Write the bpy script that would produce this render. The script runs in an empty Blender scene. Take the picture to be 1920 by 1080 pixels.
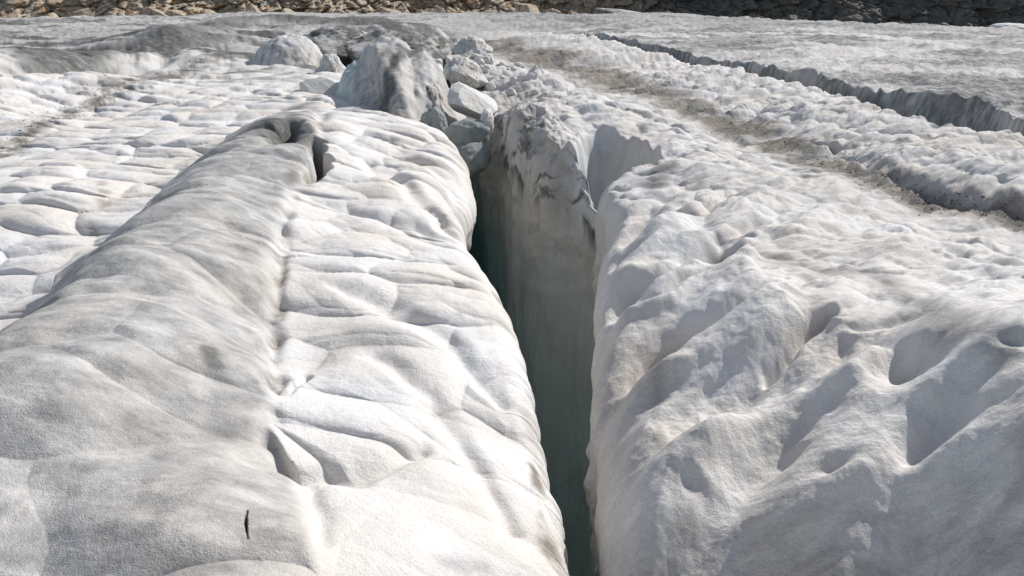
import bpy, math, random
import numpy as np
random.seed(3)
sc = bpy.context.scene
C = sc.collection
# ------------------------------------------------------------------ camera
CAM_H, PITCH, LENS = 2.0, math.radians(21.0), 28.0
cam = bpy.data.cameras.new('camera'); cam.lens = LENS; cam.sensor_width = 36.0
cam.clip_start = 0.05; cam.clip_end = 1500
camo = bpy.data.objects.new('camera', cam); C.objects.link(camo)
camo.location = (0, 0, CAM_H); camo.rotation_euler = (math.radians(90) - PITCH, 0, 0)
sc.camera = camo
# ------------------------------------------------------------------ light
SUN_EL, SUN_AZ = 38.0, 48.0          # azimuth measured from the view direction towards the right
w = bpy.data.worlds.new('World'); sc.world = w; w.use_nodes = True
nt = w.node_tree; bg = nt.nodes['Background']
sky = nt.nodes.new('ShaderNodeTexSky'); sky.sky_type = 'NISHITA'; sky.sun_disc = False
sky.sun_elevation = math.radians(SUN_EL); sky.sun_rotation = math.radians(SUN_AZ)
sky.altitude = 2200; sky.dust_density = 2.5
hs = nt.nodes.new('ShaderNodeHueSaturation'); hs.inputs['Saturation'].default_value = 0.6
nt.links.new(sky.outputs[0], hs.inputs['Color']); nt.links.new(hs.outputs[0], bg.inputs[0]); bg.inputs[1].default_value = 0.115
sl = bpy.data.lights.new('sun', 'SUN'); sl.energy = 4.0; sl.angle = math.radians(0.6); sl.color = (1, 0.96, 0.912)
so = bpy.data.objects.new('sun', sl); C.objects.link(so)
so.rotation_euler = (math.radians(90 - SUN_EL), 0, math.radians(180 - SUN_AZ))
sc.view_settings.view_transform = 'Standard'; sc.view_settings.look = 'None'
sc.view_settings.exposure = 0.20; sc.view_settings.gamma = 1.0
sc.cycles.max_bounces = 12; sc.cycles.diffuse_bounces = 10

# ------------------------------------------------------------------ maths helpers
rng = np.random.default_rng(11)
PERM = rng.permutation(4096).astype(np.int64)
ANG = rng.random(4096) * 2 * np.pi
GX, GY = np.cos(ANG), np.sin(ANG)
RND = rng.random(4096); RND2 = rng.random(4096)
G3 = rng.normal(size=(4096, 3)); G3 /= np.linalg.norm(G3, axis=1)[:, None]
def hsh(i, j, k=0):
    return PERM[(PERM[(PERM[i & 4095] + j) & 4095] + k) & 4095]
def gn(x, y, seed=0):
    xi = np.floor(x).astype(np.int64); yi = np.floor(y).astype(np.int64)
    xf = x - xi; yf = y - yi
    u = xf**3 * (xf * (xf * 6 - 15) + 10); v = yf**3 * (yf * (yf * 6 - 15) + 10)
    def g(a, b):
        h = hsh(xi + a, yi + b, seed)
        return GX[h] * (xf - a) + GY[h] * (yf - b)
    n0 = g(0, 0) * (1 - u) + g(1, 0) * u
    n1 = g(0, 1) * (1 - u) + g(1, 1) * u
    return (n0 * (1 - v) + n1 * v) * 1.5
def fbm(x, y, o=4, seed=0, gain=0.5):
    r = 0; a = 1; f = 1; s = 0
    for k in range(o):
        r = r + a * gn(x * f + 17.3 * k, y * f - 9.1 * k, seed + k); s += a; a *= gain; f *= 2.03
    return r / s * 1.4
def gn3(p, seed=0):
    pi = np.floor(p).astype(np.int64); f = p - pi
    u = f**3 * (f * (f * 6 - 15) + 10); r = 0
    for a in (0, 1):
        for b in (0, 1):
            for c in (0, 1):
                h = hsh(pi[:, 0] + a, pi[:, 1] + b, pi[:, 2] + c + seed)
                d = (G3[h] * (f - np.array([a, b, c]))).sum(1)
                r = r + d * (u[:, 0] if a else 1 - u[:, 0]) * (u[:, 1] if b else 1 - u[:, 1]) * (u[:, 2] if c else 1 - u[:, 2])
    return r * 1.4
def fbm3(p, o=4, seed=0, gain=0.5):
    r = 0; a = 1; s = 0; f = 1
    for k in range(o):
        r = r + a * gn3(p * f + 5.7 * k, seed + k * 7); s += a; a *= gain; f *= 2.05
    return r / s * 1.4
def voro(x, y, seed=0, jit=0.66):
    xi = np.floor(x).astype(np.int64); yi = np.floor(y).astype(np.int64)
    f1 = np.full(x.shape, 9.0); f2 = np.full(x.shape, 9.0); cid = np.zeros(x.shape, np.int64)
    for a in (-1, 0, 1):
        for b in (-1, 0, 1):
            h = hsh(xi + a, yi + b, seed)
            px = xi + a + 0.5 + (RND[h] - 0.5) * jit; py = yi + b + 0.5 + (RND2[h] - 0.5) * jit
            d = np.hypot(x - px, y - py)
            n = d < f1
            f2 = np.where(n, f1, np.minimum(f2, d)); cid = np.where(n, h, cid); f1 = np.where(n, d, f1)
    return f1, f2, cid
def ss(a, b, x):
    t = np.clip((x - a) / (b - a), 0, 1); return t * t * (3 - 2 * t)
cp, sp = math.cos(PITCH), math.sin(PITCH); F = 1920 * LENS / 36
def unproj(px, py, z=0.0):
    a = (px - 960) / F; b = (540 - py) / F
    dy = cp + b * sp; dz = -sp + b * cp
    t = (z - CAM_H) / dz
    return np.array([a * t, dy * t, z])

# ------------------------------------------------------------------ broad relief of the ice: surveyed points (photo pixel, height)
SURV = [
 (250,1080,.24),(60,950,.27),(150,880,.30),(250,750,.32),(330,600,.30),(400,500,.29),(440,400,.25),(480,320,.24),(545,245,.2),(430,900,.28),(470,650,.24),(490,480,.2),
 (-150,700,-.1),(0,590,-.16),(100,485,-.14),(190,425,-.12),(260,370,-.12),(340,300,-.1),(430,232,-.08),(530,190,-.05),
 (0,400,-.05),(150,350,0),(300,260,.02),(450,160,.04),(100,300,0),(470,100,.08),(360,200,.03),
 (-100,330,-.15),(0,285,-.16),(130,213,-.16),(280,152,-.18),(410,105,-.12),
 (0,200,.08),(150,165,.08),(250,128,.08),(370,104,.05),
 (-150,135,-.2),(0,130,-.15),(200,124,-.2),(320,108,-.2),(400,95,-.1),
 (-100,95,.5),(0,97,.55),(130,97,.5),(250,80,.5),(340,62,.45),(150,60,.2),(430,60,.2),
 (560,150,.05),(620,180,.1),(650,215,.15),(720,205,.15),(620,120,.05),(760,100,.1),(600,60,.1),(700,50,.1),(780,60,.1),
 (600,240,.08),(545,370,.03),(528,470,.02),(520,600,0),(518,700,-.0),(545,850,.08),(590,960,.14),(600,1080,.2),
 (700,300,.12),(680,450,.12),(700,600,.11),(720,750,.09),(760,900,.06),(800,1050,.06),
 (850,330,-.12),(825,445,-.08),(740,340,.15),(890,580,-.03),(930,700,-.08),(980,900,-.16),(1030,1050,-.2),(780,260,.1),
 (1175,350,.05),(1190,450,-.02),(1300,390,.14),(1560,480,.10),(1700,520,.08),(1900,575,.10),
 (1500,400,.12),(1700,450,.08),(1900,500,.06),(1300,300,.16),(1150,200,.18),(1000,190,.15),(1000,140,.12),(920,115,.1),(960,210,.12),(1050,240,.1),
 (930,90,-.0),(1050,125,-.08),(1200,170,-.12),(1400,245,-.14),(1550,310,-.14),(1750,390,-.12),(1920,415,-.12),(2200,480,-.12),
 (1050,70,.15),(1100,95,.2),(1300,140,.2),(1500,200,.2),(1700,280,.15),(1900,340,.12),(2200,420,.1),
 (1350,118,.1),(1560,178,.1),(1800,243,.1),(2100,310,.1),
 (1250,70,.25),(1400,90,.32),(1600,128,.34),(1800,180,.32),(1920,220,.26),(1700,80,.25),(1900,120,.2),(2200,200,.3),
 (-300,34,0),(0,34,.0),(300,30,0),(600,25,0),(900,25,0),(1280,28,0),(1600,44,-.1),(1900,58,-.2),(2300,75,-.2),
]
P = np.array([unproj(*s) for s in SURV])
extra = [(-2.0,13.2,-.25),(-1.5,13.1,-.5),(-1.25,14.6,-.6),(-1.9,15,-.4),(-2.4,14.5,-.1),(-1.55,12.1,.08),(-1.5,17,-.5),(.33,2.9,-.46),(.60,2.9,-.02),(.98,2.9,.0),(1.49,2.85,.18),(1.9,2.8,.42),(2.4,2.8,.56),(3.4,2.6,.7),
 (.29,2.2,-.85),(.6,2.2,-.60),(.95,2.2,-.56),(1.4,2.2,-.40),(1.9,2.2,.0),(2.4,2.2,.2),
 (.28,1.6,-.95),(.6,1.6,-.95),(.9,1.6,-.9),(1.3,1.6,-.75),(1.8,1.6,-.5),(2.4,1.6,-.2),(3.4,1.6,.3),(.3,.8,-1.2),(1,.8,-1.1),(1.8,.8,-.9),
 (.38,3.4,-.40),(.60,3.4,.0),(1.0,3.4,-.05),(1.3,3.3,.02),(1.62,3.2,.24),(2.1,3.2,.54),(3,3.2,.6),
 (.5,4.6,-.22),(.8,4.6,-.02),(1.1,4.5,.08),(1.42,4.5,.27),(2.0,4.6,.22),(2.2,4.0,.38),(2.9,4.3,.35),(1.2,6.3,.17),(.8,6.0,-.03),(-6,-3,.2),(-2,-3,.2),(0,-3,0),(2,-3,.2),(6,-3,.6),(-60,120,-3),(0,120,-3),(60,120,-3),(-2,0.8,.2),(-.2,.6,0),(-30,20,0),(40,15,0),(5,2.5,.6),(-5,2.5,0)]
P = np.vstack([P, np.array(extra)])
def warp(x, y):
    k = np.log(y + 5.0)
    return x / (y + 5.0) * 1.0, k
PU, PV = warp(P[:, 0], P[:, 1])
def tps(r2): return np.where(r2 > 1e-12, r2 * np.log(r2 + 1e-12), 0)
n = len(P)
A = np.zeros((n + 3, n + 3)); A[:n, :n] = tps((PU[:, None] - PU)**2 + (PV[:, None] - PV)**2) + np.eye(n) * 2e-3
A[:n, n] = 1; A[:n, n + 1] = PU; A[:n, n + 2] = PV; A[n:, :n] = A[:n, n:].T
WT = np.linalg.solve(A, np.concatenate([P[:, 2], [0, 0, 0]]))
def base_z(x, y):
    sh = np.shape(x); x = np.ravel(x); y = np.ravel(np.clip(y, -4, 130)); u, v = warp(np.clip(x, -80, 80), y)
    o = WT[n] + WT[n + 1] * u + WT[n + 2] * v
    for i in range(n):
        o = o + WT[i] * tps((u - PU[i])**2 + (v - PV[i])**2)
    return o.reshape(sh)
def world(px, py, dz=0.0):
    z = 0.0
    for k in range(14):
        p = unproj(px, py, z); z = 0.5 * z + 0.5 * (float(base_z(np.array([p[0]]), np.array([p[1]]))[0]) + dz)
    return unproj(px, py, z)
def poly(pts): return np.array([world(*p)[:2] for p in pts])
def dist_poly(x, y, pl, m):
    """distance to polyline, fraction along, signed side; only where mask m"""
    d = np.full(x.shape, 1e9); s = np.zeros(x.shape); sg = np.zeros(x.shape)
    X = x[m]; Y = y[m]; D = np.full(X.shape, 1e9); S = np.zeros(X.shape); G = np.zeros(X.shape)
    L = len(pl) - 1
    for i in range(L):
        a, b = pl[i], pl[i + 1]; e = b - a; l2 = e @ e + 1e-12
        t = np.clip(((X - a[0]) * e[0] + (Y - a[1]) * e[1]) / l2, 0, 1)
        dx = X - a[0] - t * e[0]; dy = Y - a[1] - t * e[1]; q = np.hypot(dx, dy); nn = q < D
        D = np.where(nn, q, D); S = np.where(nn, (i + t) / L, S); G = np.where(nn, np.sign(e[0] * dy - e[1] * dx), G)
    d[m] = D; s[m] = S; sg[m] = G
    return d, s, sg
class Curve:
    def __init__(s, pts, width): s.p = poly(pts); s.w = np.array(width if hasattr(width, '__len__') else [width] * len(pts), float)
    def ev(s, x, y, k=3.5):
        r = s.w.max() * k; lo = s.p.min(0) - r; hi = s.p.max(0) + r
        m = (x > lo[0]) & (x < hi[0]) & (y > lo[1]) & (y < hi[1])
        d, t, g = dist_poly(x, y, s.p, m)
        wd = np.interp(t, np.linspace(0, 1, len(s.w)), s.w)
        return m, d / wd, t, g

# ------------------------------------------------------------------ the crevasse: its two lips as x(y)
def lip(pts):
    a = np.array([world(*p)[:2] if len(p) == 2 else unproj(*p)[:2] for p in pts]); a = a[np.argsort(a[:, 1])]; return a
LL = lip([(1100,1300,-.4),(1083,1090,-.35),(1060,960,-.3),(1048,900,-.28),(1010,780,-.24),(985,660,-.2),(962,590,-.16),(925,515,-.1),(872,462,-.36),(866,436,-.5),(882,400,-.42),(893,355,-.28),(884,305,-.12),(862,272,-.03),(838,250,0),(812,238,0.05),(835,205,.05),(836,180,.1),(834,150,.1),(832,120,.1),(826,95,.1),(830,70,.1),(840,55,.1)])
LR = lip([(1135,1300,-.5),(1128,1080,-.5),(1118,900,-.48),(1112,760,-.42),(1112,680,-.4),(1116,600,-.35),(1122,530,-.3),(1150,450,-.2),(1136,400,-.1),(1113,350,-.05),(1010,375,-.7),(955,328,-.7),(905,260,-.5),(893,228,-.3),(925,205,.05),(910,175,.1),(868,150,.1),(848,140,.1),(842,120,.1),(850,95,.1),(838,70,.1),(841,55,.1)])
LR = np.vstack([LR, [[.86, 8.2], [1.0, 8.33], [1.14, 8.48], [1.16, 8.9], [1.10, 9.4], [.80, 9.9]]]); LR = LR[np.argsort(LR[:, 1])]
LL = np.vstack([[[.22, -6]], LL, [[LL[-1, 0] - 8, 140]]]); LR = np.vstack([[[.27, -6]], LR, [[LL[-1, 0], 140]]])
def sm_interp(y, pts):
    # light smoothing of the polyline
    yy = np.asarray(y); o = 0; k = 0.006 * (np.abs(yy) + 3)
    for j in (-2, -1, 0, 1, 2): o = o + np.interp(yy + j * k * 1.2, pts[:, 1], pts[:, 0])
    return o / 5
def jag(y, seed, a): return a * (fbm(y * 2.3, y * 0 + seed, 5, seed, .6)) 
def left_lip(y): return sm_interp(y, LL) + jag(y, 5, .022) * ss(0, 2, y + 1) + .016 * fbm(y * 11, y * 0 + 2, 4, 6, .65) + .010 * np.round(2.2 * gn(y * 5.5, y * 0 + 4.4, 8))
def right_lip(y):
    l = sm_interp(y, LR) + jag(y, 9, .04)
    ll = left_lip(y); k = ss(19, 23.5, y); l = l * (1 - k) + ll * k
    return np.maximum(l, ll + np.interp(y, [0, 2, 12, 16, 20, 24, 36], [.05, .05, .3, .2, .12, .0, 0]))
LRX = ([-6, 1.5, 2.5, 4, 6.0, 7.3, 8.2, 9.3, 10.5, 12, 16, 20, 24], [.12, .12, .14, .18, .25, .42, .62, .62, .5, .35, .25, .15, .0])
LRZ = ([-6, 1.5, 2.5, 4, 6.0, 7.3, 8.2, 9.3, 10.5, 12, 16, 20, 24], [.20, .20, .20, .22, .26, .42, .62, .5, .35, .3, .4, .3, .0])
RRX = ([-6, 1.5, 3, 5, 7.9, 8.6, 12.3, 14, 19, 24], [.24, .24, .24, .20, .16, .24, .42, .2, .15, .0])
RRZ = ([-6, 1.5, 3, 5, 7.9, 8.6, 12.3, 14, 19, 24], [.34, .34, .32, .3, .28, .70, .8, .4, .3, .0])
DEP = ([-6, 12, 15, 19, 22, 24], [10, 10, 6, 3, 1.2, .0])

# ------------------------------------------------------------------ named relief features
edge = np.array([unproj(*p)[:2] for p in [(-600,40,0),(-200,36,0),(0,34,0),(300,30,0),(600,25,0),(900,25,0),(1000,24,0),(1280,28,0),(1450,37,0),(1640,45,-.1),(1900,57,-.2),(2200,72,-.2),(2700,90,-.2)]])
def edge_y(x): return np.interp(x, edge[:, 0], edge[:, 1])

trench2 = Curve([(1030,63),(1120,75),(1200,86),(1280,108),(1350,122),(1430,137),(1500,150),(1560,168),(1650,183),(1740,200),(1800,222),(1870,238),(1950,256),(2150,300)],
                [.07,.10,.13,.15,.15,.19,.22,.20,.28,.46,.38,.12,.14,.2])
chan1 = Curve([(-200,380),(0,290),(60,252),(130,216),(210,188),(280,153),(400,106)], [.4,.38,.35,.4,.45,.5,.6])
chan2 = Curve([(900,80),(960,95),(1040,120),(1130,145),(1200,172),(1300,205),(1400,245),(1500,290),(1600,325),(1740,372),(1900,410),(2200,480)], [1.1,1.4,1.3,.85,.60,.5,.44,.40,.37,.33,.30,.30])
rill2 = Curve([(1530,270),(1600,292),(1660,318),(1720,345),(1800,372),(1880,388),(1960,400)], [.05,.09,.1,.08,.1,.1,.08])
foot1 = Curve([(-200,138),(0,127),(100,125),(200,121),(300,110),(370,98),(410,92)], .35)
pit_a, pit_b = np.array([1.44, 9.05]), np.array([1.34, 11.5])
grooveL = Curve([(605,225),(600,262),(596,310),(572,345),(552,368),(541,410),(534,455),(524,500),(518,580),(514,660),(520,700),(530,716)], [.10,.10,.08,.07,.06,.05,.05,.045,.045,.045,.05,.04])
groove_low = Curve([(516,760),(514,810),(545,850),(575,880),(598,930),(598,990)], [.03,.03,.035,.04,.04,.04])
slot = Curve([(606,275),(603,320),(590,350)], [.09,.11,.05])
holeL = Curve([(556,255),(546,270),(534,288)], [.09,.16,.12])
crack_s = Curve([(478,945),(480,968),(483,985),(487,1010)], [.0015,.005,.003,.001])
hum_edge = Curve([(560,205,.1),(470,232,.1),(350,305,.1),(270,375,.15),(190,440,.15),(115,490,.15),(50,560,.15),(-20,620,.15),(-200,760,.1)], [.9,.9,.8,.7,.65,.6,.55,.5,.5])
flutes = [
 (Curve([(700,300),(770,345),(820,395),(852,432)], [.10,.09,.07,.05]), .10),
 (Curve([(600,380),(700,400),(790,425),(850,445)], [.08,.08,.07,.05]), .06),
 (Curve([(760,290),(830,320),(868,370)], [.12,.10,.07]), .07),
 (Curve([(640,520),(760,575),(860,640),(940,740)], [.07,.08,.07,.05]), .05),
 (Curve([(700,650),(800,720),(880,840),(950,960)], [.06,.07,.06,.04]), .05),
 (Curve([(512,688),(528,712),(545,716),(575,690)], [.02,.03,.03,.02]), .05),
 (Curve([(560,860),(680,868),(740,840),(790,820)], [.05,.07,.06,.04]), .06),
]
far_ridges = [(Curve([(-200,100),(0,99),(130,98),(220,92),(300,78),(370,58)], [.6,.6,.6,.7,.8,.8]), -.22), (Curve([(150,122),(230,115),(310,102),(380,88)], [.35,.4,.4,.4]), .18), (Curve([(430,50),(520,47),(640,50),(740,56)], [1.2,1.2,1.2,1.2]), -.35), (Curve([(440,62),(540,66),(620,64)], [.8,.8,.8]), .30), (Curve([(640,62),(720,72),(800,76)], [.9,.7,.6]), -.35), (Curve([(610,66),(632,90),(636,130)], [.6,.4,.35]), .45)]
ribs = [  # dark hollows running down the right-hand flank, ridges between them
 (Curve([(1400,436),(1300,480),(1200,545),(1150,590)], [.06,.08,.08,.06]), .15),
 (Curve([(1330,500),(1260,545),(1190,572)], [.04,.05,.04]), .06),
 (Curve([(1440,545),(1380,575),(1300,612),(1235,660)], [.045,.06,.07,.05]), .15),
 (Curve([(1560,585),(1530,620),(1480,660),(1440,700)], [.03,.035,.035,.03]), .10),
 (Curve([(1420,410),(1360,425),(1345,450)], [.06,.08,.07]), .10),
 (Curve([(1600,640),(1570,680),(1530,730)], [.04,.06,.03]), .06),
 (Curve([(1290,395),(1230,420),(1170,480)], [.07,.09,.08]), .10),
]
rib_r = [
 (Curve([(1560,610),(1480,690),(1380,790),(1310,880)], [.05,.06,.07,.06]), .06),
 (Curve([(1650,650),(1590,720),(1500,820)], [.05,.06,.05]), .06),
 (Curve([(1470,590),(1400,650),(1290,740),(1210,800)], [.04,.05,.06,.05]), .045),
 (Curve([(1395,490),(1330,525),(1250,575),(1160,618)], [.06,.08,.08,.06]), .09),
 (Curve([(1390,445),(1290,490),(1200,520)], [.07,.07,.07]), .07),
 (Curve([(1470,560),(1400,610),(1300,680),(1200,720)], [.06,.08,.08,.07]), .08),
 (Curve([(1560,700),(1640,740),(1700,770)], [.07,.08,.06]), .03),
]
pits = [  # (px, py, ax, ay, rot deg, depth)
 (1700,650,.13,.16,0,.15),(1765,770,.20,.12,0,.16),(1560,880,.12,.08,0,.06),(1350,780,.10,.14,-30,-.04),
 (1840,500,.18,.14,10,.08),(1790,470,.10,.12,10,.05),(1700,425,.06,.08,0,.05),(1520,500,.10,.10,0,.05),
 (1650,600,.2,.07,0,.05),(1890,640,.09,.06,0,.06),(1610,492,.10,.08,0,.05),(1350,468,.05,.07,0,.05),
 (705,455,.0,.0,0,0),(1560,430,.12,.12,0,.04),(1480,440,.13,.16,10,-.05),(1620,540,.12,.1,10,-.03),
 (430,255,.3,.35,0,.0),
]
PITS = [(world(a, b)[:2], ax, ay, math.radians(r), d) for a, b, ax, ay, r, d in pits if d != 0]
stain_shade = [  # grey-black cryoconite stains, a black wedge, painted trench shade (curve, strength)
 (Curve([(-100,118),(0,112),(120,118),(200,112),(270,96),(330,88),(370,66)], [.8,.8,.8,.9,1.1,1.2,1.2]), 1.0),
 (Curve([(330,64),(420,52),(500,45)], [.8,1.2,1.4]), .6),
 (Curve([(450,45),(560,48),(640,50),(720,55),(800,66)], [1.5,1.5,1.4,1.3,1.2]), .85),
 (Curve([(610,70),(640,90),(640,120)], [.8,.7,.5]), .9),
 (Curve([(700,60),(770,72),(820,70)], [.9,.8,.7]), .8),
 (Curve([(527,262),(552,285)], [.30,.30]), 1.0),
 (Curve([(552,360),(560,350)], [.10,.10]), .5),
 (Curve([(640,215),(700,218),(750,210)], [.28,.32,.3]), .7),
 (Curve([(985,215),(1010,245),(1045,275),(1080,310)], [.22,.25,.22,.2]), .85),
 (Curve([(1052,285),(1080,312),(1112,338)], [.10,.14,.12]), 1.0),  # black wedge along the left rim of the pit
 (Curve([(900,195),(960,205),(1000,225)], [.12,.12,.12]), .4),
 (Curve([(940,180),(1010,195),(1040,205)], [.10,.10,.10]), .4),
 (Curve([(1210,330),(1260,315),(1230,350)], [.15,.15,.15]), .55),
 (Curve([(1250,440),(1400,470),(1520,500),(1640,520),(1760,590),(1880,640)], [.12,.2,.24,.2,.14,.14]), .45),
 (Curve([(1215,640),(1235,740)], [.05,.06]), .35),
 (Curve([(1530,520),(1580,530)], [.12,.12]), .5),
 (Curve([(1700,560),(1800,610),(1900,660)], [.12,.12,.12]), .45),
 (Curve([(408,668),(420,690)], [.05,.06]), .7),
 (Curve([(830,1030),(910,1040)], [.05,.05]), .35),
 (Curve([(100,40),(0,45),(-100,48)], [3,3,3]), .5),
 (Curve([(180,160),(250,152)], [.5,.5]), .45),
 (Curve([(0,620),(80,540),(150,480)], [.08,.08,.08]), .25),
 (Curve([(540,205),(585,195)], [.2,.2]), .5),
]
stain_shade.append((trench2, 1.0))  # darkens the far trench as painted shade
stainB = [
(chan1, .8, .8), (chan2, 1.0, 1.0),
 (Curve([(534,455),(525,500),(530,560),(520,640),(525,700)], [.06,.06,.06,.06,.06]), .55, 1),
 (Curve([(212,320),(205,380),(182,430)], [.10,.08,.08]), .5, 1),
 (Curve([(1000,860),(1018,930),(1030,1000),(1045,1080)], [.03,.045,.06,.07]), .85, 1),
 (Curve([(540,840),(600,870),(700,870)], [.06,.08,.06]), .35, 1),
 (Curve([(900,600),(950,700),(1000,800)], [.07,.08,.07]), .35, 1),
 (Curve([(750,300),(830,330),(860,400)], [.35,.3,.2]), .35, 1),
 (Curve([(590,360),(575,300),(585,250)], [.12,.14,.12]), .4, 1),
 (Curve([(1225,760),(1250,880),(1280,1000)], [.04,.05,.05]), .4, 1),
 (Curve([(1900,560),(1500,420),(1300,330)], [.4,.5,.4]), .18, 1),
 (Curve([(1920,400),(1800,360),(1650,310)], [.3,.3,.3]), .5, 1),
]

CR = [0]; CREASE = [None]
def relief(x, y, side):
    """height of the ice plus masks, anywhere on one bank (side -1 left, +1 right)"""
    z = base_z(x, y); dx = np.zeros_like(x); dy = np.zeros_like(x)
    R = side > 0
    ey = edge_y(x); far = ss(14, 28, y)
    beyond = np.clip(y - ey, 0, None); z = z - 0.10 * beyond * ss(0, 3, beyond)
    wx = x + .16 * gn(x * .9, y * .9, 3); wy = y + .16 * gn(x * .9, y * .9, 4)
    # --- sun cups: pillowed scallops
    def scallop(sx, sy, amp, seed, rot=0.0):
        c, s = math.cos(rot), math.sin(rot)
        X = (wx * c + wy * s) / sx; Y = (-wx * s + wy * c) / sy
        X = X + .25 * gn(X * .8, Y * .8, seed + 1); Y = Y + .30 * gn(X * .5, Y * .7, seed + 2)
        f1, f2, cid = voro(X, Y, seed)
        e = f2 - f1; CR[0] = ss(.16, .0, e)
        return amp * (.55 * (1 - np.clip(f1, 0, 1)**1.7) + .42 * (1 - np.exp(-e * 1.9)) * (.5 + RND[cid]))
    sw = 1 - ss(19, 25, y) * np.exp(-((x - left_lip(y)) / 2.0)**2)
    if not R:
        hum = Curve_hum.ev(x, y, 3)   # grey hummock has only gentle undulation
        gm = ss(1.25, .75, hum_mask(x, y))
        sheet = 1 - gm
        a = np.interp(y, [2, 4, 8, 16, 26], [.09, .10, .105, .13, .08]) * sheet
        s1 = scallop(.70, .52, 1.0, 21, -.08); CREASE[0] = CR[0] * sheet; s2 = scallop(.36, .26, 1.0, 31, -.1)
        damp = .75 + .35 * ss(-.5, .5, gn(x * .6, y * .5, 8))
        a = a * sw; up = a * (s1 * 1.0 + s2 * .16) * damp
        z = z + up - a * .5
        dy -= np.clip(up, 0, 1) * 1.5
        # gentle hummock waves
        hw = scallop(1.1, .60, 1.0, 41, .18)
        z = z + gm * (.11 * hw - .03 + .035 * fbm(x * 1.6, y * 2.0, 3, 12)); dy -= gm * .12 * hw
        # valleys falling from the white band into the lip
    else:
        near = 1 - ss(5.0, 8.5, y)
        fl = flank(x, y)
        a = np.interp(y, [2, 5, 8, 14, 24, 40], [.06, .08, .10, .13, .12, .05]) * (1 - .8 * fl) * (1 - .7 * far_bank(x, y))
        s1 = scallop(.62, .36, 1.0, 51, .45); CREASE[0] = CR[0] * (1 - fl) * .6; s2 = scallop(.28, .17, 1.0, 61, .5)
        mch, qch, tch, gch = chan2.ev(x, y); chm = np.where(mch, np.exp(-np.minimum(qch, 9)**2 * .6), 0)
        mt_, qt_, tt_, gt_ = trench2.ev(x, y); chm = np.maximum(chm, np.where(mt_, np.exp(-np.minimum(qt_ / 2.2, 9)**2), 0))
        a = a * sw * (1 - .8 * chm); up = a * (s1 * .9 + s2 * .10); z = z + up - a * .4
        dy -= np.clip(up, 0, 1) * .9; dx -= np.clip(up, 0, 1) * .5
        # wind/melt streaks across the slope
        c, s = math.cos(.75), math.sin(.75); U = wx * c + wy * s; V = -wx * s + wy * c
        st = fbm(U * .9, V * 3.4, 4, 71)
        z = z + st * np.interp(y, [2, 4, 8, 30], [.05, .07, .09, .13]) * (1 - .5 * far) * sw * (1 - .65 * fl)
        # clotted snow texture on the flank
        z = z + fl * (.010 * fbm(x * 9, y * 9, 4, 81) + .014 * fbm(x * 3.5, y * 3.5, 3, 82) + .17 * fbm((x * .8 + y * .6) * .8, (y * .8 - x * .6) * 2.7, 2, 83))
    # broad and fine irregularity
    z = z + .05 * fbm(x * .45, y * .45, 3, 91) * ss(2, 8, y) + np.interp(y, [2, 10, 30], [.006, .012, .02]) * fbm(x * 4, y * 4, 4, 92)
    z = z + far * .22 * fbm(x * .16, y * .30, 3, 94) * sw
    z = z + far * .13 * fbm(x * .35, y * .9, 4, 93)
    # --- named features
    fbx = fbm(x * 2.2, y * 2.2, 2, 151); fby = fbm(x * 2.2, y * 2.2, 2, 152); wq = np.interp(y, [2, 6, 12], [.03, .08, .12])
    def cut(cv, depth, prof='g', k=3.2):
        nonlocal z
        m, q, t, g = cv.ev(x + wq * fbx, y + wq * fby)
        f = np.exp(-np.minimum(q, 30)**2 * .7) if prof == 'g' else ss(1.25, .55, q)
        z = z - np.where(m, depth * f, 0)
    if R:
        m, q, t, g = trench2.ev(x, y)
        q = q * (1 + .5 * fbm(x * .9, y * .9, 2, 33)) + .12 * fbm(x * 2.4, y * 2.4, 2, 34)
        fade = ss(0, .12, t)
        z = z - np.where(m, fade * (.55 + .8 * t) * ss(1.45, .35, q), 0)
        z = z + np.where(m & (g > 0), fade * .08 * np.exp(-(np.minimum(q, 9) - 1.5)**2 * .5), 0)
        cut(rill2, .10)
        l_ = right_lip(y); w1 = ss(8.6, 9.4, y) * ss(14, 12.5, y) * ss(1.1, .3, x - l_)
        z = z + w1 * (.16 * fbm(x * 2.2, y * 1.6, 4, 161) + .05 * fbm((x + y) * 5, (x - y) * 2.2, 3, 162))
        # small melt steps beside the dirt rill
        # the pit: tilted ellipse, steep sides
        ax = pit_b - pit_a; L = np.hypot(*ax); e = ax / L; cx, cy = (pit_a + pit_b) / 2
        x0_ = x; x = x + .05 * fbm(x * 2.5, y * 2.5, 3, 45); pu = ((x - cx) * e[0] + (y - cy) * e[1]) / (L / 2 * 1.08); pv = (-(x - cx) * e[1] + (y - cy) * e[0]) / .58
        r = np.sqrt(pu**2 + pv**2) * (1 + .06 * gn(x * 3, y * 3, 44))
        z = z - 1.1 * ss(1.0, .60, r) - .06 * ss(1.5, 1.0, r)
        x = x0_
        for cv, d in ribs: cut(cv, d)
        for cv, d in rib_r: cut(cv, -d)
    else:
        m, q, t, g = hum_edge.ev(x, y, 3)
        sd = np.where(g > 0, q, -q); z = z + np.where(m, .17 * ss(-.25, .8, sd) * ss(3., 1.0, sd), 0) * ss(0, .08, t) - np.where(m & (g < 0), .08 * np.exp(-np.minimum(q, 9)**2 * 2), 0)
        for cv, d in flutes: cut(cv, d)
        for cv, d in far_ridges: cut(cv, d)
        m, q, t, g = foot1.ev(x, y); z = z - np.where(m, .25 * np.exp(-np.minimum(q, 9)**2), 0)
        gq = .6 + .8 * fbm(x * 2.2, y * 2.2, 2, 55)
        m, q, t, g = grooveL.ev(x, y); z = z - np.where(m, .075 * np.clip(gq, .2, 1.5) * np.exp(-np.minimum(q, 9)**2 * .7), 0)
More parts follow.
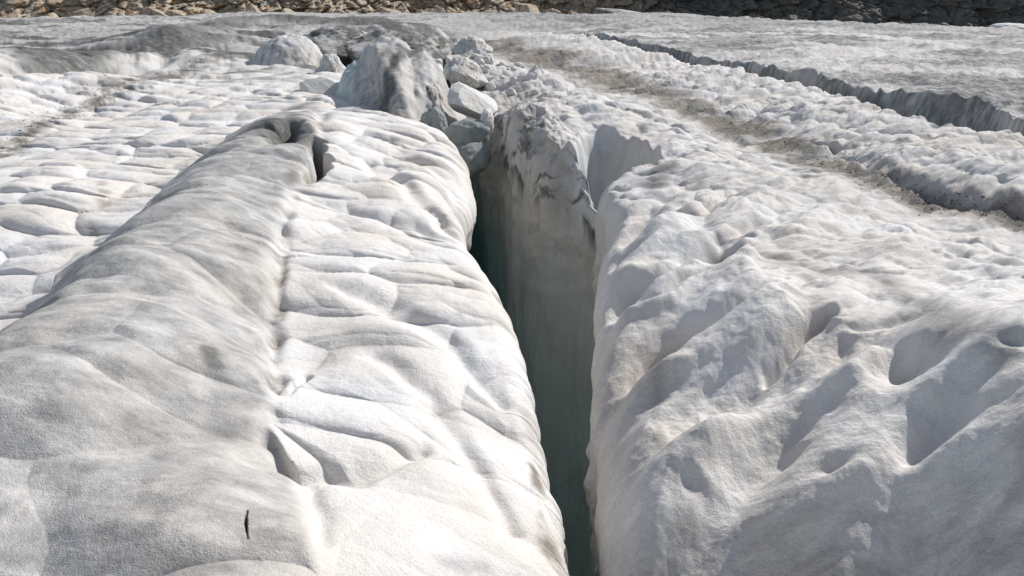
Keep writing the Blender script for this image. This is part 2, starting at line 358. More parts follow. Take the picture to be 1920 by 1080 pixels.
        cut(groove_low, .03); cut(slot, .5, 's'); cut(holeL, .24); cut(crack_s, .10, 's')
        # raised right edge of the hollow at the groove's lower end
    for c, axx, ayy, rr, d in PITS:
        if (c[0] > 0.4) != R: continue
        x_, y_ = x, y; x = x_ + .07 * fbm(x_ * 2.2, y_ * 2.2, 2, 66); y = y_ + .09 * fbm(x_ * 2.2, y_ * 2.2, 2, 67)
        u = ((x - c[0]) * math.cos(rr) + (y - c[1]) * math.sin(rr)) / axx; v = (-(x - c[0]) * math.sin(rr) + (y - c[1]) * math.cos(rr)) / ayy
        q = u * u + v * v; x, y = x_, y_
        z = z - d * np.exp(-np.minimum(q, 20))
    return z, dx, dy
HUM = np.array([world(*p)[:2] for p in [(560,210,.1),(470,232,.1),(350,305,.1),(270,375,.15),(190,440,.15),(115,490,.15),(50,560,.15),(-20,620,.15),(-200,760,.1),(-700,1100,.1),(-700,1500,.1),(590,1500,.1),(598,1000),(560,870),(520,790),(516,640),(522,520),(536,450),(548,380),(575,350),(600,300),(600,240)]])
class _H:
    def ev(s, *a): return None
Curve_hum = _H()
def inside(x, y, pl):
    o = np.zeros(x.shape, bool); j = len(pl) - 1
    for i in range(len(pl)):
        xi, yi = pl[i]; xj, yj = pl[j]
        c = ((yi > y) != (yj > y)) & (x < (xj - xi) * (y - yi) / (yj - yi + 1e-12) + xi); o ^= c; j = i
    return o
def hum_mask(x, y):
    """0..1 inside the grey hummock, >1 outside (soft)"""
    m = (y < 16) & (x < 1)
    d, t, g = dist_poly(x, y, np.vstack([HUM, HUM[:1]]), m)
    ins = inside(x, y, HUM); k = np.minimum(d, 5) / (.12 + .02 * np.abs(y))
    return np.where(ins, 1 - np.minimum(k, 1), 1 + k)
def far_bank(x, y):
    m, q, t, g = trench2.ev(x, y, 400)
    return np.where(m & (g > 0), ss(0, 2.0, q), 0) * ss(6, 9, x + y * .55)
FLK = np.array([world(*p)[:2] for p in [(1080,1400),(1080,900),(1080,600),(1120,420),(1230,370),(1400,440),(1500,560),(1650,600),(1800,640),(2300,740),(2300,1400)]])
def flank(x, y):
    m = (y < 12) & (x > -.5)
    d, t, g = dist_poly(x, y, np.vstack([FLK, FLK[:1]]), m)
    ins = inside(x, y, FLK)
    return np.where(ins, ss(0, .25, d), 0)

def masks(x, y, side):
    gd = np.zeros_like(x); br = np.zeros_like(x)
    for cv, s in stain_shade:
        m, q, t, g = cv.ev(x, y); gd = np.maximum(gd, np.where(m, s * np.exp(-np.minimum(q, 9)**2 * .9), 0))
    for cv, s, k in stainB:
        m, q, t, g = cv.ev(x, y); br = np.maximum(br, np.where(m, s * np.exp(-np.minimum(q / k, 9)**2 * .9), 0))
    if side > 0:
        gd = np.maximum(gd, far_bank(x, y) * .55 * ss(.05, .5, fbm(x * .5, y * 1.3, 5, 172, .65)))
    else:
        gd = np.maximum(gd, ss(14, 22, y) * .85 * ss(-.05, .4, fbm(x * .35 + y * .12, y * .75, 5, 173, .65)))
    if side > 0:
        br = br * np.clip(1.02 + .7 * fbm(x * .9 + y * .5, y * 1.6, 3, 179), .45, 1.2)
        m, q, t, g = chan2.ev(x, y); gd = np.maximum(gd, np.where(m, .75 * np.exp(-np.minimum(q, 9)**2 * .8) * ss(-.1, .4, fbm(x * 1.5 - y * .6, y * 1.2, 4, 180)), 0))
    if side < 0: br = br * np.clip(.75 + 1.3 * fbm(x * 3.5, y * 3.5, 4, 181, .6), .1, 1.2)
    # general greyness of zones
    if side < 0:
        hm = ss(1.3, .6, hum_mask(x, y)); zone = .50 * hm
        zone = np.maximum(zone, .5 * ss(17, 30, y))
    else:
        zone = .72 * far_bank(x, y) * (.35 + .85 * ss(-.35, .35, fbm(x * .18, y * .45, 4, 174, .6)))
        zone = np.maximum(zone, .6 * ss(30, 36, y))
        mt_, qt_, tt_, gt_ = trench2.ev(x, y); zone = np.maximum(zone, np.where(mt_, 1.0 * ss(1.6, .9, qt_), 0)); low = flank(x, y) * ss(2.95, 2.45, y + .12 * fbm(x * 2, y * 2, 3, 178)); zone = np.maximum(zone, .04 + .12 * ss(4, 8, y) + .34 * low); br = np.maximum(br, .28 * low)  # trench greyed, lower flank greyed and browned to deepen their shade
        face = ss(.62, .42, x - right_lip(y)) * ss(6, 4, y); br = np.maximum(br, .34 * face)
    k = ss(20, 26, y) * np.exp(-((x - left_lip(y)) / 2.5)**2); zone = zone * (1 - k) + .5 * k
    return gd, br, zone

# ------------------------------------------------------------------ node helpers / materials
def newmat(name):
    m = bpy.data.materials.new(name); m.use_nodes = True
    N = m.node_tree.nodes; Lk = m.node_tree.links
    b = N['Principled BSDF']; return m, N, Lk, b
def nd(N, t, **kw):
    o = N.new(t)
    for k, v in kw.items(): setattr(o, k, v)
    return o
def noise(N, Lk, vec, scale, detail=4, rough=.5, dist=0):
    o = N.new('ShaderNodeTexNoise'); o.inputs['Scale'].default_value = scale; o.inputs['Detail'].default_value = detail
    o.inputs['Roughness'].default_value = rough; o.inputs['Distortion'].default_value = dist
    Lk.new(vec, o.inputs['Vector']); return o.outputs['Fac']
def ramp(N, Lk, fac, stops):
    o = N.new('ShaderNodeValToRGB'); Lk.new(fac, o.inputs[0]); e = o.color_ramp.elements
    e[0].position, e[0].color = stops[0][0], (*stops[0][1], 1)
    e[1].position, e[1].color = stops[-1][0], (*stops[-1][1], 1)
    for p, c in stops[1:-1]:
        q = e.new(p); q.color = (*c, 1)
    return o.outputs[0]
def mix(N, Lk, fac, a, b, mode='MIX'):
    o = N.new('ShaderNodeMix'); o.data_type = 'RGBA'; o.blend_type = mode
    for s, v in ((0, fac), (6, a), (7, b)):
        if isinstance(v, (int, float)): o.inputs[s].default_value = v
        elif isinstance(v, tuple): o.inputs[s].default_value = (*v, 1)
        else: Lk.new(v, o.inputs[s])
    return o.outputs[2]
def math_(N, Lk, op, a, b=0.0, clamp=False):
    o = N.new('ShaderNodeMath'); o.operation = op; o.use_clamp = clamp
    for s, v in ((0, a), (1, b)):
        if isinstance(v, (int, float)): o.inputs[s].default_value = v
        else: Lk.new(v, o.inputs[s])
    return o.outputs[0]
def g1(v): return (v, v, v)
def ice_material(name, attr=True, grey=0.15, brown=0.0, teal=0.0, scale=1.0, rot=.7, ani=3.2, bumps=.25):
    m, N, Lk, b = newmat(name)
    tc = nd(N, 'ShaderNodeTexCoord').outputs['Object']
    if attr:
        at = nd(N, 'ShaderNodeAttribute', attribute_name='soil_shade'); sep = N.new('ShaderNodeSeparateColor'); Lk.new(at.outputs['Color'], sep.inputs[0])
        gd, br, tl = sep.outputs[0], sep.outputs[1], sep.outputs[2]; zone = at.outputs['Alpha']
    else:
        gd, br, tl, zone = grey, brown, teal, grey
    mp = N.new('ShaderNodeMapping'); mp.inputs['Rotation'].default_value = (0, 0, rot); mp.inputs['Scale'].default_value = (1, ani, 1); Lk.new(tc, mp.inputs[0])
    n_big = noise(N, Lk, tc, 1.3 * scale, 4); n_mid = noise(N, Lk, tc, 6 * scale, 5, .6); n_str = noise(N, Lk, mp.outputs[0], 4.0 * scale, 7, .68)
    n_fine = noise(N, Lk, tc, 42 * scale, 5, .7); n_gr = noise(N, Lk, tc, 170 * scale, 2, .6)
    col = mix(N, Lk, ramp(N, Lk, n_big, [(.32, g1(0)), (.63, g1(1))]), (.81, .807, .80), (.755, .71, .65))
    col = mix(N, Lk, math_(N, Lk, 'MULTIPLY', ramp(N, Lk, n_mid, [(.45, g1(0)), (.75, g1(1))]), .35), col, (.62, .585, .54))
    # zone greyness: dust between the crystals plus painted shade, streaky
    sk = ramp(N, Lk, n_str, [(.30, g1(.25)), (.70, g1(1.6))])
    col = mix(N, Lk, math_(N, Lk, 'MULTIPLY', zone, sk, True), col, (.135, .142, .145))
    # clear, bluish ice, and bluish shade painted on pit, trench and domes
    mw = N.new('ShaderNodeMapping'); mw.inputs['Scale'].default_value = (2.2, 2.2, .22); Lk.new(tc, mw.inputs[0])
    n_w = noise(N, Lk, mw.outputs[0], 2.2, 6, .65)
    col = mix(N, Lk, tl, col, ramp(N, Lk, n_w, [(.30, (.27, .46, .46)), (.30, (.46, .68, .69)), (.5, (.64, .84, .83)), (.70, (.82, .92, .91)), (.70, (.68, .83, .81))]))
    # silt, plus shade painted into trench and lower flank
    thr = math_(N, Lk, 'ADD', math_(N, Lk, 'MULTIPLY', n_fine, .7), math_(N, Lk, 'MULTIPLY', n_str, .9))
    def patch(v, lo, hi):
        q = math_(N, Lk, 'MULTIPLY', v, 1.25); q = math_(N, Lk, 'ADD', q, thr)
        o = N.new('ShaderNodeMapRange'); Lk.new(q, o.inputs[0]); o.inputs[1].default_value = lo; o.inputs[2].default_value = hi
        o.inputs[3].default_value = 0; o.inputs[4].default_value = 1; return math_(N, Lk, 'MULTIPLY', o.outputs[0], math_(N, Lk, 'MULTIPLY', v, 2.2, True), True)
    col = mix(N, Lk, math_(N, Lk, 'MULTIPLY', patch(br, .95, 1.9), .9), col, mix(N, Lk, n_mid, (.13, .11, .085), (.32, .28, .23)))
    col = mix(N, Lk, math_(N, Lk, 'MULTIPLY', patch(gd, .88, 1.75), .93), col, ramp(N, Lk, math_(N, Lk, 'ADD', math_(N, Lk, 'MULTIPLY', n_str, .7), math_(N, Lk, 'MULTIPLY', n_fine, .3)), [(.34, (.035, .037, .034)), (.50, (.12, .122, .115)), (.66, (.36, .36, .35))]))
    # grain
    col = mix(N, Lk, .5, col, ramp(N, Lk, n_gr, [(.3, g1(.60)), (.7, g1(1.08))]), 'MULTIPLY')
    Lk.new(col, b.inputs['Base Color'])
    b.inputs['Roughness'].default_value = .8; b.inputs['Specular IOR Level'].default_value = .12
    bp = N.new('ShaderNodeBump'); bp.inputs['Strength'].default_value = .55; bp.inputs['Distance'].default_value = .012
    hh = math_(N, Lk, 'ADD', math_(N, Lk, 'MULTIPLY', n_fine, 1.0), math_(N, Lk, 'MULTIPLY', n_gr, .6)); hh = math_(N, Lk, 'ADD', hh, math_(N, Lk, 'MULTIPLY', noise(N, Lk, tc, 15 * scale, 4, .6), 1.1))
    Lk.new(hh, bp.inputs['Height'])
    bp2 = N.new('ShaderNodeBump'); bp2.inputs['Strength'].default_value = bumps; bp2.inputs['Distance'].default_value = .04
    Lk.new(n_str, bp2.inputs['Height']); Lk.new(bp2.outputs[0], bp.inputs['Normal'])
    Lk.new(bp.outputs[0], b.inputs['Normal'])
    return m
ICE = ice_material('glacier_ice')
ICE_L = ice_material('glacier_ice_smooth', rot=.12, ani=1.7, bumps=.12)
ICE_DARK = ice_material('dirty_block_ice', False, .35, .15, .25)
ICE_WHITE = ice_material('clean_block_ice', False, .10, .12, .05)
ICE_TEAL = ice_material('teal_block_ice', False, .5, .1, .35)

def mesh_grid(name, X, Y, Z, mat, attr=None, flip=False):
    r, c = X.shape; co = np.stack([X, Y, Z], -1).reshape(-1, 3).astype(np.float32)
    i = np.arange((r - 1) * (c - 1)); a = (i // (c - 1)) * c + i % (c - 1)
    q = np.stack([a, a + 1, a + c + 1, a + c], 1) if not flip else np.stack([a, a + c, a + c + 1, a + 1], 1)
    me = bpy.data.meshes.new(name); me.vertices.add(len(co)); me.vertices.foreach_set('co', co.ravel())
    me.loops.add(q.size); me.loops.foreach_set('vertex_index', q.ravel().astype(np.int32))
    me.polygons.add(len(q)); me.polygons.foreach_set('loop_start', (np.arange(len(q)) * 4).astype(np.int32))
    me.polygons.foreach_set('use_smooth', np.ones(len(q), bool)); me.update(calc_edges=True)
    if attr is not None:
        ca = me.color_attributes.new('soil_shade', 'FLOAT_COLOR', 'POINT'); ca.data.foreach_set('color', attr.reshape(-1, 4).astype(np.float32).ravel())
    me.materials.append(mat); o = bpy.data.objects.new(name, me); C.objects.link(o); return o

# ------------------------------------------------------------------ glacier: each bank is one sheet that rolls over its lip and down its wall
def row_ys():
    py = np.linspace(1250, 26, 1050); th = PITCH - np.arctan((540 - py) / F); y = CAM_H / np.tan(th)
    y = y[y < 60]
    near = np.linspace(-3, y[0], 40)[:-1]; farr = np.linspace(60, 125, 40)
    # more rows where the crevasse walls are seen through the gap
    extra = np.linspace(7.9, 12.6, 120)
    return np.unique(np.concatenate([near, y, farr, extra]))
YS = row_ys()
def th_fade(tx, Rx): return np.clip(tx / (Rx * .3 + .01), 0, 1)
def bank(side):
    ys = YS[:, None]; NC, NS, NW = 760, 46, 150
    lipx = (left_lip(YS) if side < 0 else right_lip(YS))[:, None]
    tab = (LRX, LRZ) if side < 0 else (RRX, RRZ)
    Rx = np.interp(YS, *tab[0])[:, None]; Rz = np.interp(YS, *tab[1])[:, None]
    # top sheet
    u = np.linspace(0, 1, NC)[None, :]; W = (np.clip(ys, 0, 200) * .93 + 1.0)
    t = W * (u * .96 + np.clip(u - .9, 0, 1) * 12)     # dense inside the view, coarse outside
    t = t * (1 if side < 0 else 1) 
    th = np.linspace(0, np.pi / 2, NS)[None, :-1]
    # order: wall bottom -> wall top -> shoulder -> top sheet
    tx_s = Rx * (1 - np.cos(th)); dz_s = -Rz * (1 - np.sin(th))
    tx = np.concatenate([tx_s, Rx + t], 1); dz = np.concatenate([dz_s, np.zeros_like(t)], 1)
    X = lipx + side * tx; Y = np.repeat(ys, X.shape[1], 1)
    z, dx, dy = relief(X, Y, side); crease = CREASE[0]
    # the detail fades out towards the wall edge so the sheet meets its wall cleanly
    fade = np.clip(tx / (Rx + .05), 0, 1)
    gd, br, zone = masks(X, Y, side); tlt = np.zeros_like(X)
    br = np.maximum(br, .30 * crease * ss(-.5, .3, fbm(X * .7, Y * .7, 3, 177)))
    w1x = np.zeros_like(X)
    if side > 0:
        w1 = ss(8.6, 9.2, Y) * ss(14.5, 12.5, Y) * ss(1.0, .3, tx)
        gd = np.maximum(gd * (1 - .5 * w1), w1 * .85 * ss(-.2, .5, fbm(Y * 2.6 + dz * 5.0, Y * 1.0 - dz * 1.4, 5, 171, .62)))
        w1x = w1 * .16 * fbm(Y * 2.0 + dz, dz * 3.0, 4, 175) * ss(0, .15, -dz + .05)
        ax = pit_b - pit_a; L = np.hypot(*ax); e = ax / L; c_ = (pit_a + pit_b) / 2
        pr = np.hypot(((X - c_[0]) * e[0] + (Y - c_[1]) * e[1]) / (L / 2 * 1.08), (-(X - c_[0]) * e[1] + (Y - c_[1]) * e[0]) / .58)
        m, q, t, g = trench2.ev(X, Y); tlt = np.maximum(.16 * ss(.95, .7, pr), np.where(m, .45 * ss(1.2, .7, q), 0))  # bluish tint paints shade into the pit and the trench
    Z = z + dz; far_close = ss(34, 30, Y)
    # rounded lip picks up fluting
    flute = np.sin(np.clip(th, 0, 1.57)) if False else None
    Xs = X + dx * fade + w1x * np.clip(th_fade(tx, Rx), 0, 1); Ysf = Y + dy * fade
    # wall
    D = np.interp(YS, *DEP)[:, None]
    d = (np.linspace(0, 1, NW + 1)[None, 1:] ** 1.7) * D
    z0 = Z[:, :1]; Zw = z0 - d
    other = (right_lip(YS) if side < 0 else left_lip(YS))[:, None]
    gap = np.abs(other - lipx)
    if side > 0:
        und = np.interp(YS, [-6, 2, 4, 7, 8.0, 8.8, 12, 13, 16], [.10, .10, .12, .16, .10, -.0, .0, .10, .05])[:, None] * np.minimum(d, 3.0)
    else:
        und = np.interp(YS, [-6, 2, 4, 7, 9, 12, 16], [.10, .10, .14, .40, .45, .2, .05])[:, None] * np.minimum(d, 3.0)
    tap = ss(.80, 1.0, d / np.maximum(D, .01))
    Xw = lipx + side * und
    mid = (lipx + other) / 2
    Xw = Xw * (1 - tap) + mid * tap
    Yw = np.repeat(ys, NW, 1)
    k = ss(0, .5, d) * far_close[:, :1]
    rough1 = .10 * np.exp(-d / .9) * fbm(Yw * 2.5 + Zw * 2, Zw * 3.0, 4, 141)
    wn = rough1 + .10 * fbm(Yw * 1.1, Zw * .35, 4, 101 + side) + .035 * fbm(Yw * 5, Zw * .9, 4, 111 + side) + .012 * fbm(Yw * 14, Zw * 3.5, 3, 121 + side)
    Xw = Xw + side * wn * k
    tealw = ss(.25, 2.2, d + .5 * fbm(Yw * .8, Zw * .8, 3, 131)) * .95
    if side > 0: tealw = tealw * np.interp(YS, [7, 8.2, 12.2, 13.8], [1, .15, .2, 1.0])[:, None]
    Xa = np.concatenate([Xw[:, ::-1], Xs], 1); Ya = np.concatenate([Yw[:, ::-1], Ysf], 1); Za = np.concatenate([Zw[:, ::-1], Z], 1)
    att = np.zeros(Xa.shape + (4,))
    g0 = gd[:, :1] * np.exp(-d / .25); b0 = br[:, :1] * np.exp(-d / .8)
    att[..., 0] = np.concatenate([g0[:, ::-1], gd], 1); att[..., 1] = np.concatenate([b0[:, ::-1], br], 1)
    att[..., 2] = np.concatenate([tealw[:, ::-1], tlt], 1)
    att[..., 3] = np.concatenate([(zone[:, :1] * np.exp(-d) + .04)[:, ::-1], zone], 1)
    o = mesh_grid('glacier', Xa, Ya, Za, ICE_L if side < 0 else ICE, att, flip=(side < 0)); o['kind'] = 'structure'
    return o
gl = bank(-1); gr = bank(+1)

# ------------------------------------------------------------------ lumps of ice and rock
def ico(sub):
    import bmesh
    bm = bmesh.new(); bmesh.ops.create_icosphere(bm, subdivisions=sub, radius=1.0)
    v = np.array([p.co[:] for p in bm.verts]); f = np.array([[q.index for q in p.verts] for p in bm.faces]); bm.free(); return v, f
ICO = {k: ico(k) for k in (4, 5, 6)}
def lump(name, loc, rad, mat, rot=(0, 0, 0), seed=0, rough=.12, cuts=0, cutd=.8, sub=5, fine=.03, freq=1.2, boxy=0.0, soil_shade=None, smooth=True, dent=None, flare=0.0):
    v, f = ICO[sub]; v = v.copy(); r = np.random.default_rng(seed + 100)
    if boxy:
        m = np.abs(v).max(1)[:, None]; v = v * (1 - boxy) + v / m * boxy * .85
    for k in range(cuts):
        nrm = r.normal(size=3); nrm /= np.linalg.norm(nrm); q = v @ nrm; dd = cutd * r.uniform(.75, 1.05)
        v = v - np.where(q > dd, (q - dd) * .93, 0)[:, None] * nrm
    nn = fbm3(v * freq + seed * 3.1, 4, seed); nf = fbm3(v * freq * 5 + seed, 3, seed + 3)
    v = v * (1 + rough * nn + fine * nf + (dent(v) if dent else 0))[:, None]
    if flare: v = v * np.stack([1 + flare * ss(.5, -.25, v[:, 2])] * 2 + [np.ones(len(v))], 1)
    v = v * np.array(rad)
    from mathutils import Euler
    M = np.array(Euler([math.radians(a) for a in rot]).to_matrix()); v = v @ M.T
    me = bpy.data.meshes.new(name); me.from_pydata(v.tolist(), [], f.tolist()); me.polygons.foreach_set('use_smooth', np.full(len(f), smooth)); me.materials.append(mat)
    if soil_shade:
        W = v + np.array(loc); A4 = np.stack(soil_shade(v / np.array(rad), W), 1); ca = me.color_attributes.new('soil_shade', 'FLOAT_COLOR', 'POINT'); ca.data.foreach_set('color', A4.astype(np.float32).ravel())
    o = bpy.data.objects.new(name, me); C.objects.link(o); o.location = loc; return o
def tag(o, label, cat, group=None):
    o['label'] = label; o['category'] = cat
    if group: o['group'] = group
    return o
def at(px, py, y):
    """point on the pixel's ray at ground distance y"""
    a = (px - 960) / F; b = (540 - py) / F; t = y / (cp + b * sp); return (a * t, y, CAM_H + (-sp + b * cp) * t)
exec(compile('''
''', 'x', 'exec')) if False else None

def soil_shade_dome(v, W):
    st = fbm3(np.stack([v[:, 0] * 8, v[:, 1] * 1.6, v[:, 2] * 2], 1), 4, 8)
    return .5 * ss(.15, .6, st), np.zeros(len(v)) + .1, .25 * ss(-.3, -.8, v[:, 0]), .18 + .3 * ss(-.3, .4, st)  # dirt streaks, and a bluish left side painted as shade
tag(lump('ice_hummock', at(545, 150, 21.5), (1.0, 1.4, 1.15), ICE, (0, 8, 20), 4, .10, 0, sub=6, soil_shade=soil_shade_dome, flare=.45), 'smooth pale rounded ice dome left of the dark dirt-filled gap', 'ice dome')
def dent_big(v):
    p = fbm3(v * 1.3 + 3, 3, 5); q = v[:, 0] - .50 - .28 * v[:, 1] + .2 * p
    return -.07 * np.exp(-(q / .12)**2) + .03 * np.exp(-((q + .28) / .2)**2) - .10 * np.exp(-((v[:, 0] + .62 + .2 * v[:, 1]) / .16)**2) + .025 * fbm3(np.stack([v[:, 0] * 5, v[:, 1] * 1.2, v[:, 2] * 2], 1), 3, 9)
def soil_shade_big(v, W):
    p = fbm3(W * 1.1, 4, 5); st = fbm3(np.stack([v[:, 0] * 7 + v[:, 2] * 3, v[:, 1] * 1.6, v[:, 2] * 1.5], 1), 5, 6, .62)
    cleft = np.exp(-((v[:, 0] - .50 - .28 * v[:, 1] + .25 * p) / .13)**2)
    z = np.zeros(len(v)); return np.clip(.95 * cleft * ss(-.6, 0, st + .2) + .35 * ss(.1, .6, st), 0, 1), z + .1, .5 * ss(-.2, -.8, v[:, 0]), .30 + .35 * ss(-.4, .5, st)  # dirty cleft and streaks; the bluish left side is painted shade
tag(lump('ice_hummock', at(738, 215, 15.9), (1.06, 2.7, 1.45), ICE, (-4, 0, 12), 9, .15, 2, .88, sub=6, freq=1.2, soil_shade=soil_shade_big, dent=dent_big, flare=.3), 'big grey-streaked ice dome beside the far end of the crevasse', 'ice dome')
tag(lump('ice_block', at(882, 192, 13.6), (.46, .55, .30), ICE_WHITE, (10, 12, 15), 12, .10, 9, .66, sub=6), 'cream-topped ice boulder wedged across the crevasse', 'ice block')
tag(lump('ice_block', at(874, 262, 12.4), (.36, .42, .30), ICE_TEAL, (0, -15, 30), 15, .22, 6, .74), 'dark ice lump stuck in the crevasse below the wedged boulder', 'ice block')  # lump in the darker grey-teal ice
tag(lump('ice_block', at(882, 300, 12.2), (.32, .4, .30), ICE_TEAL, (15, -10, -20), 18, .22, 6, .74), 'blue-grey ice lump lowest of the chunks in the crevasse', 'ice block')
tag(lump('ice_block', at(843, 98, 24), (.36, .4, .6), ICE_WHITE, (0, 8, 10), 21, .10, 9, .66, boxy=.3), 'upright pale ice slab at the far end of the crevasse', 'ice block')
tag(lump('ice_block', at(908, 238, 12.6), (.15, .25, .30), ICE_WHITE, (0, 8, 0), 24, .22, 5, .7), 'bright white ice tongue hanging at the right lip of the crevasse', 'ice block')
tag(lump('ice_block', at(605, 172, 16.2), (.6, .5, .28), ICE_WHITE, (12, 18, 25), 27, .08, 9, .62), 'bright wedge-shaped ice slab in front of the two domes', 'ice block')

def surf(x, y, side):
    z, dx, dy = relief(np.atleast_1d(np.float64(x)), np.atleast_1d(np.float64(y)), side); return z
def soil_dark(v, W):
    st = fbm3(np.stack([W[:, 0] * 2.2 + W[:, 1] * .8, W[:, 1] * .9, W[:, 2] * 3], 1), 5, 11, .62)
    return 1.0 * ss(-.35, .35, st), np.zeros(len(v)) + .15, np.zeros(len(v)), .6 + .3 * st
for (px, py, y, r, mt, rt, sd, lab) in [
  (650, 92, 25.5, (1.3, 1.6, .62), 'D', (0, 10, 20), 31, 'grimy striped ice hump just behind the pale dome, left of the crevasse head'),
  (780, 92, 23.0, (1.1, 1.8, .62), 'D', (0, 14, -20), 33, 'dark grimy ice hump right behind the big grey-streaked dome'),
  (803, 200, 14.9, (.34, 1.3, .62), 'B', (0, 0, 10), 35, 'grey ice buttress at the right foot of the big streaked dome'),
  (690, 228, 13.4, (1.0, .6, .24), 'B', (0, 0, 5), 37, 'low flat ice swell with dark smudge in front of the big streaked dome'),
  (622, 135, 19.5, (.28, .4, .42), 'S', (0, 0, 10), 39, 'crumbly cream ice face in the cleft between the two domes'),
  (885, 90, 23.0, (.42, .5, .30), 'S', (0, 0, 10), 41, 'bright snow-white block right of the upright slab at the crevasse head'),
  (870, 135, 18.0, (.40, .5, .30), 'S', (0, 20, 10), 43, 'white ice block leaning into the crevasse behind the wedged boulder'),
  (812, 246, 13.0, (.25, .4, .42), ICE_TEAL, (0, 0, 10), 45, 'glassy grey-green ice bulge low on the left wall of the crevasse')]:
    tag(lump('ice_block' if r[2] < .45 or mt is ICE_TEAL else 'ice_hummock', at(px, py, y), r, ICE if isinstance(mt, str) else mt, rt, sd, .16, 2 if isinstance(mt, str) else 5, .85 if isinstance(mt, str) else .78, sub=6, freq=1.6, fine=.04, soil_shade={'D': soil_dark, 'B': soil_shade_big, 'S': soil_shade_dome}.get(mt) if isinstance(mt, str) else None, flare=.5 if isinstance(mt, str) else .3), lab, 'ice block' if r[2] < .45 else 'ice hump')
rr = random.Random(5); cnt = 0
while cnt < 60:
    px = rr.uniform(868, 1005); py = rr.uniform(98, 182)
    if py < 98 + (px - 868) * .22 or py > 150 + (px - 868) * .3: continue
    p = world(px, py, 0); q = right_lip(np.array([p[1]]))[0]
    if p[0] < q + .1: continue
    z = surf(p[0], p[1], 1)[0]; k = rr.uniform(.05, .17)
    tag(lump('ice_chunk', (p[0], p[1], z + k * .15), (k * rr.uniform(.9, 1.6), k, k * rr.uniform(.6, 1.1)), ICE_WHITE, (rr.uniform(-30, 30), rr.uniform(-30, 30), rr.uniform(0, 180)), 200 + cnt, .10, 9, .62, sub=4), 'small broken ice chunk in the rubble right of the crevasse head', 'ice chunk', 'broken ice chunks heaped at the head of the crevasse')
    cnt += 1
# ------------------------------------------------------------------ rock wall beyond the ice
def rock_material(name, warm):
    m, N, Lk, b = newmat(name); tc = nd(N, 'ShaderNodeTexCoord').outputs['Object']
    n1 = noise(N, Lk, tc, .35, 6, .6); n2 = noise(N, Lk, tc, 1.6, 7, .7, .6); n3 = noise(N, Lk, tc, 7, 5, .7)
    sx = N.new('ShaderNodeSeparateXYZ'); Lk.new(nd(N, 'ShaderNodeNewGeometry').outputs['Position'], sx.inputs[0])
    if warm is None:
        wf = N.new('ShaderNodeMapRange'); Lk.new(sx.outputs[0], wf.inputs[0]); wf.inputs[1].default_value = 4; wf.inputs[2].default_value = 16; wfo = wf.outputs[0]
    else: wfo = 1.0 - warm
    wc = ramp(N, Lk, n2, [(.28, (.08, .06, .04)), (.40, (.36, .19, .08)), (.50, (.52, .44, .33)), (.72, (.62, .57, .48))])
    cc = ramp(N, Lk, n2, [(.28, (.03, .035, .03)), (.45, (.10, .095, .08)), (.60, (.17, .165, .145)), (.75, (.27, .26, .23))])
    col = mix(N, Lk, wfo, wc, cc); col = mix(N, Lk, .6, col, ramp(N, Lk, n3, [(.3, g1(.45)), (.7, g1(1.1))]), 'MULTIPLY')
    Lk.new(col, b.inputs['Base Color']); b.inputs['Roughness'].default_value = .85
    bp = N.new('ShaderNodeBump'); bp.inputs['Strength'].default_value = .8; bp.inputs['Distance'].default_value = .25; Lk.new(n2, bp.inputs['Height']); Lk.new(bp.outputs[0], b.inputs['Normal'])
    return m
ROCK = rock_material('cliff_rock', None)
def cliff():
    s = np.linspace(-75, 85, 1100)[None, :]; h = np.linspace(-5, 11, 230)[:, None]
    X = np.repeat(s, 230, 0); H = np.repeat(h, 1100, 1)
    # line of the wall: the left part turns its face towards the right
    Y0 = np.interp(X, [-75, -40, -10, 5, 12, 30, 85], [44, 62, 76, 84, 78, 70, 50])
    slope = 1.3
    U = X + .8 * gn(X * .3, H * .3, 1); V = H + .6 * gn(X * .35, H * .35, 2)
    f1, f2, cid = voro(U / 2.1 + V * .5, V / 1.5 - U * .35, 5); g1_, g2_, cid2 = voro(U / .5 + V * .6, V / .5 - U * .5, 6)
    blk = (RND[cid] - .5) * 1.9 + (f1) * (RND2[cid] - .5) * 1.2 + (RND[cid2] - .5) * .6 - .7 * ss(.10, 0, f2 - f1) - .35 * ss(.16, 0, g2_ - g1_)
    blk = blk + 1.2 * fbm(X * .12, H * .12, 3, 7) + .35 * fbm(X * 1.3, H * 1.3, 4, 8)
    Y = Y0 + (H + 5) * slope - blk * 1.1; Xd = X + blk * .25
    return mesh_grid('cliff', Xd, Y, H, ROCK, None, False)
cl = cliff(); cl['kind'] = 'structure'

def edgepoint(x, back):
    return x, float(edge_y(np.array([x]))[0]) + back
rr = random.Random(8)
for i in range(34):
    x = -34 + i * 2.05 + rr.uniform(-.8, .8); X_, Y_ = edgepoint(x, rr.uniform(1.5, 5)); k = rr.uniform(.45, 1.1) if x < 6 else rr.uniform(.28, .55)
    left = x < 8
    tag(lump('boulder', (X_, Y_, .1 - .1 * (Y_ - edgepoint(x, 0)[1]) + rr.uniform(-.2, .1)), (k * rr.uniform(1, 1.5), k, k * rr.uniform(.6, .95)), ROCK, (rr.uniform(-20, 20), rr.uniform(-20, 20), rr.uniform(0, 180)), 300 + i, .12, 9, .66, sub=4, smooth=False),
        'tan boulder at the foot of the sunlit left part of the cliff' if left else 'dark grey boulder at the foot of the shaded right part of the cliff', 'boulder', 'tan boulders along the cliff foot' if left else 'dark boulders along the cliff foot')
tag(lump('snow_patch', at(1170, 22, 66), (2.2, .8, .13), ICE_WHITE, (0, 6, 0), 61, .2, 3, .8), 'thin leftover snow patch on the rocks right of centre', 'snow patch')
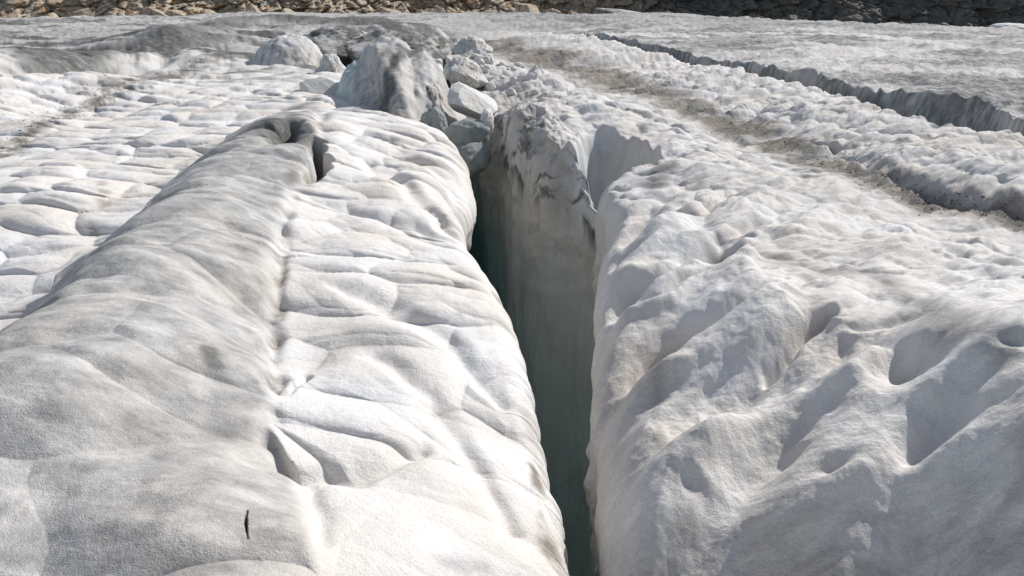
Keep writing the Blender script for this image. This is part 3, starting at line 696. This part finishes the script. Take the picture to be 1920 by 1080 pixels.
tag(lump('snow_patch', at(1905, 56, 46), (1.3, 1.5, .35), ICE_WHITE, (0, 4, 0), 63, .15, 3, .8), 'pale snow patch at the far right end of the cliff foot', 'snow patch')
# ------------------------------------------------------------------ grit lying on the ice
def grit():
    r = np.random.default_rng(21); pts = []; sc_ = []; sd_ = []
    def along(cv, n, spread, side, size):
        L = len(cv.p) - 1; t = r.random(n) * L; i = np.minimum(t.astype(int), L - 1); f = (t - i)[:, None]
        p = cv.p[i] * (1 - f) + cv.p[i + 1] * f; wd = np.interp(t / L, np.linspace(0, 1, len(cv.w)), cv.w)
        p = p + r.normal(size=(n, 2)) * wd[:, None] * spread
        pts.append(p); sc_.append(size * r.lognormal(0, .5, n)); sd_.append(np.full(n, side))
    along(chan2, 5200, .5, 1, .0055); along(chan1, 2200, .45, -1, .006); along(rill2, 900, 1.2, 1, .006)
    for cv, st, k in stainB[2:]: along(cv, 120, .9, 1 if cv.p[:, 0].mean() > .25 else -1, .0013)
    p = np.vstack(pts); k = np.concatenate(sc_); sd = np.concatenate(sd_)
    z = np.zeros(len(p))
    for side in (-1, 1):
        m = sd == side; zz, dx, dy = relief(p[m, 0], p[m, 1], side); z[m] = zz; p[m, 0] += dx; p[m, 1] += dy
    lx = np.where(sd < 0, left_lip(p[:, 1]), right_lip(p[:, 1])); ok = (sd * (p[:, 0] - lx) > .2)
    p, k, z = p[ok], k[ok], z[ok]; n = len(p)
    o8 = np.array([[1, 0, 0], [-1, 0, 0], [0, 1, 0], [0, -1, 0], [0, 0, 1], [0, 0, -1]], float)
    F8 = np.array([[0, 2, 4], [2, 1, 4], [1, 3, 4], [3, 0, 4], [2, 0, 5], [1, 2, 5], [3, 1, 5], [0, 3, 5]])
    V = o8[None] * (k[:, None, None] * r.uniform(.5, 1.2, (n, 6, 1))) ; a = r.random(n) * 6.28
    V = np.stack([V[..., 0] * np.cos(a)[:, None] - V[..., 1] * np.sin(a)[:, None], V[..., 0] * np.sin(a)[:, None] + V[..., 1] * np.cos(a)[:, None], V[..., 2] * .7], -1)
    V = V + np.stack([p[:, 0], p[:, 1], z + k * .1], -1)[:, None]
    Fc = (F8[None] + np.arange(n)[:, None, None] * 6).reshape(-1, 3)
    me = bpy.data.meshes.new('grit'); me.from_pydata(V.reshape(-1, 3).tolist(), [], Fc.tolist())
    m, N, Lk, b = newmat('grit_stone'); tc = nd(N, 'ShaderNodeTexCoord').outputs['Object']
    Lk.new(ramp(N, Lk, noise(N, Lk, tc, 9, 3), [(.35, (.07, .06, .045)), (.65, (.26, .22, .165))]), b.inputs['Base Color']); b.inputs['Roughness'].default_value = .9
    me.materials.append(m); o = bpy.data.objects.new('grit', me); C.objects.link(o); o['kind'] = 'stuff'
    tag(o, 'fine brown and grey grit strewn along the melt channels and dirty patches', 'grit')
grit()
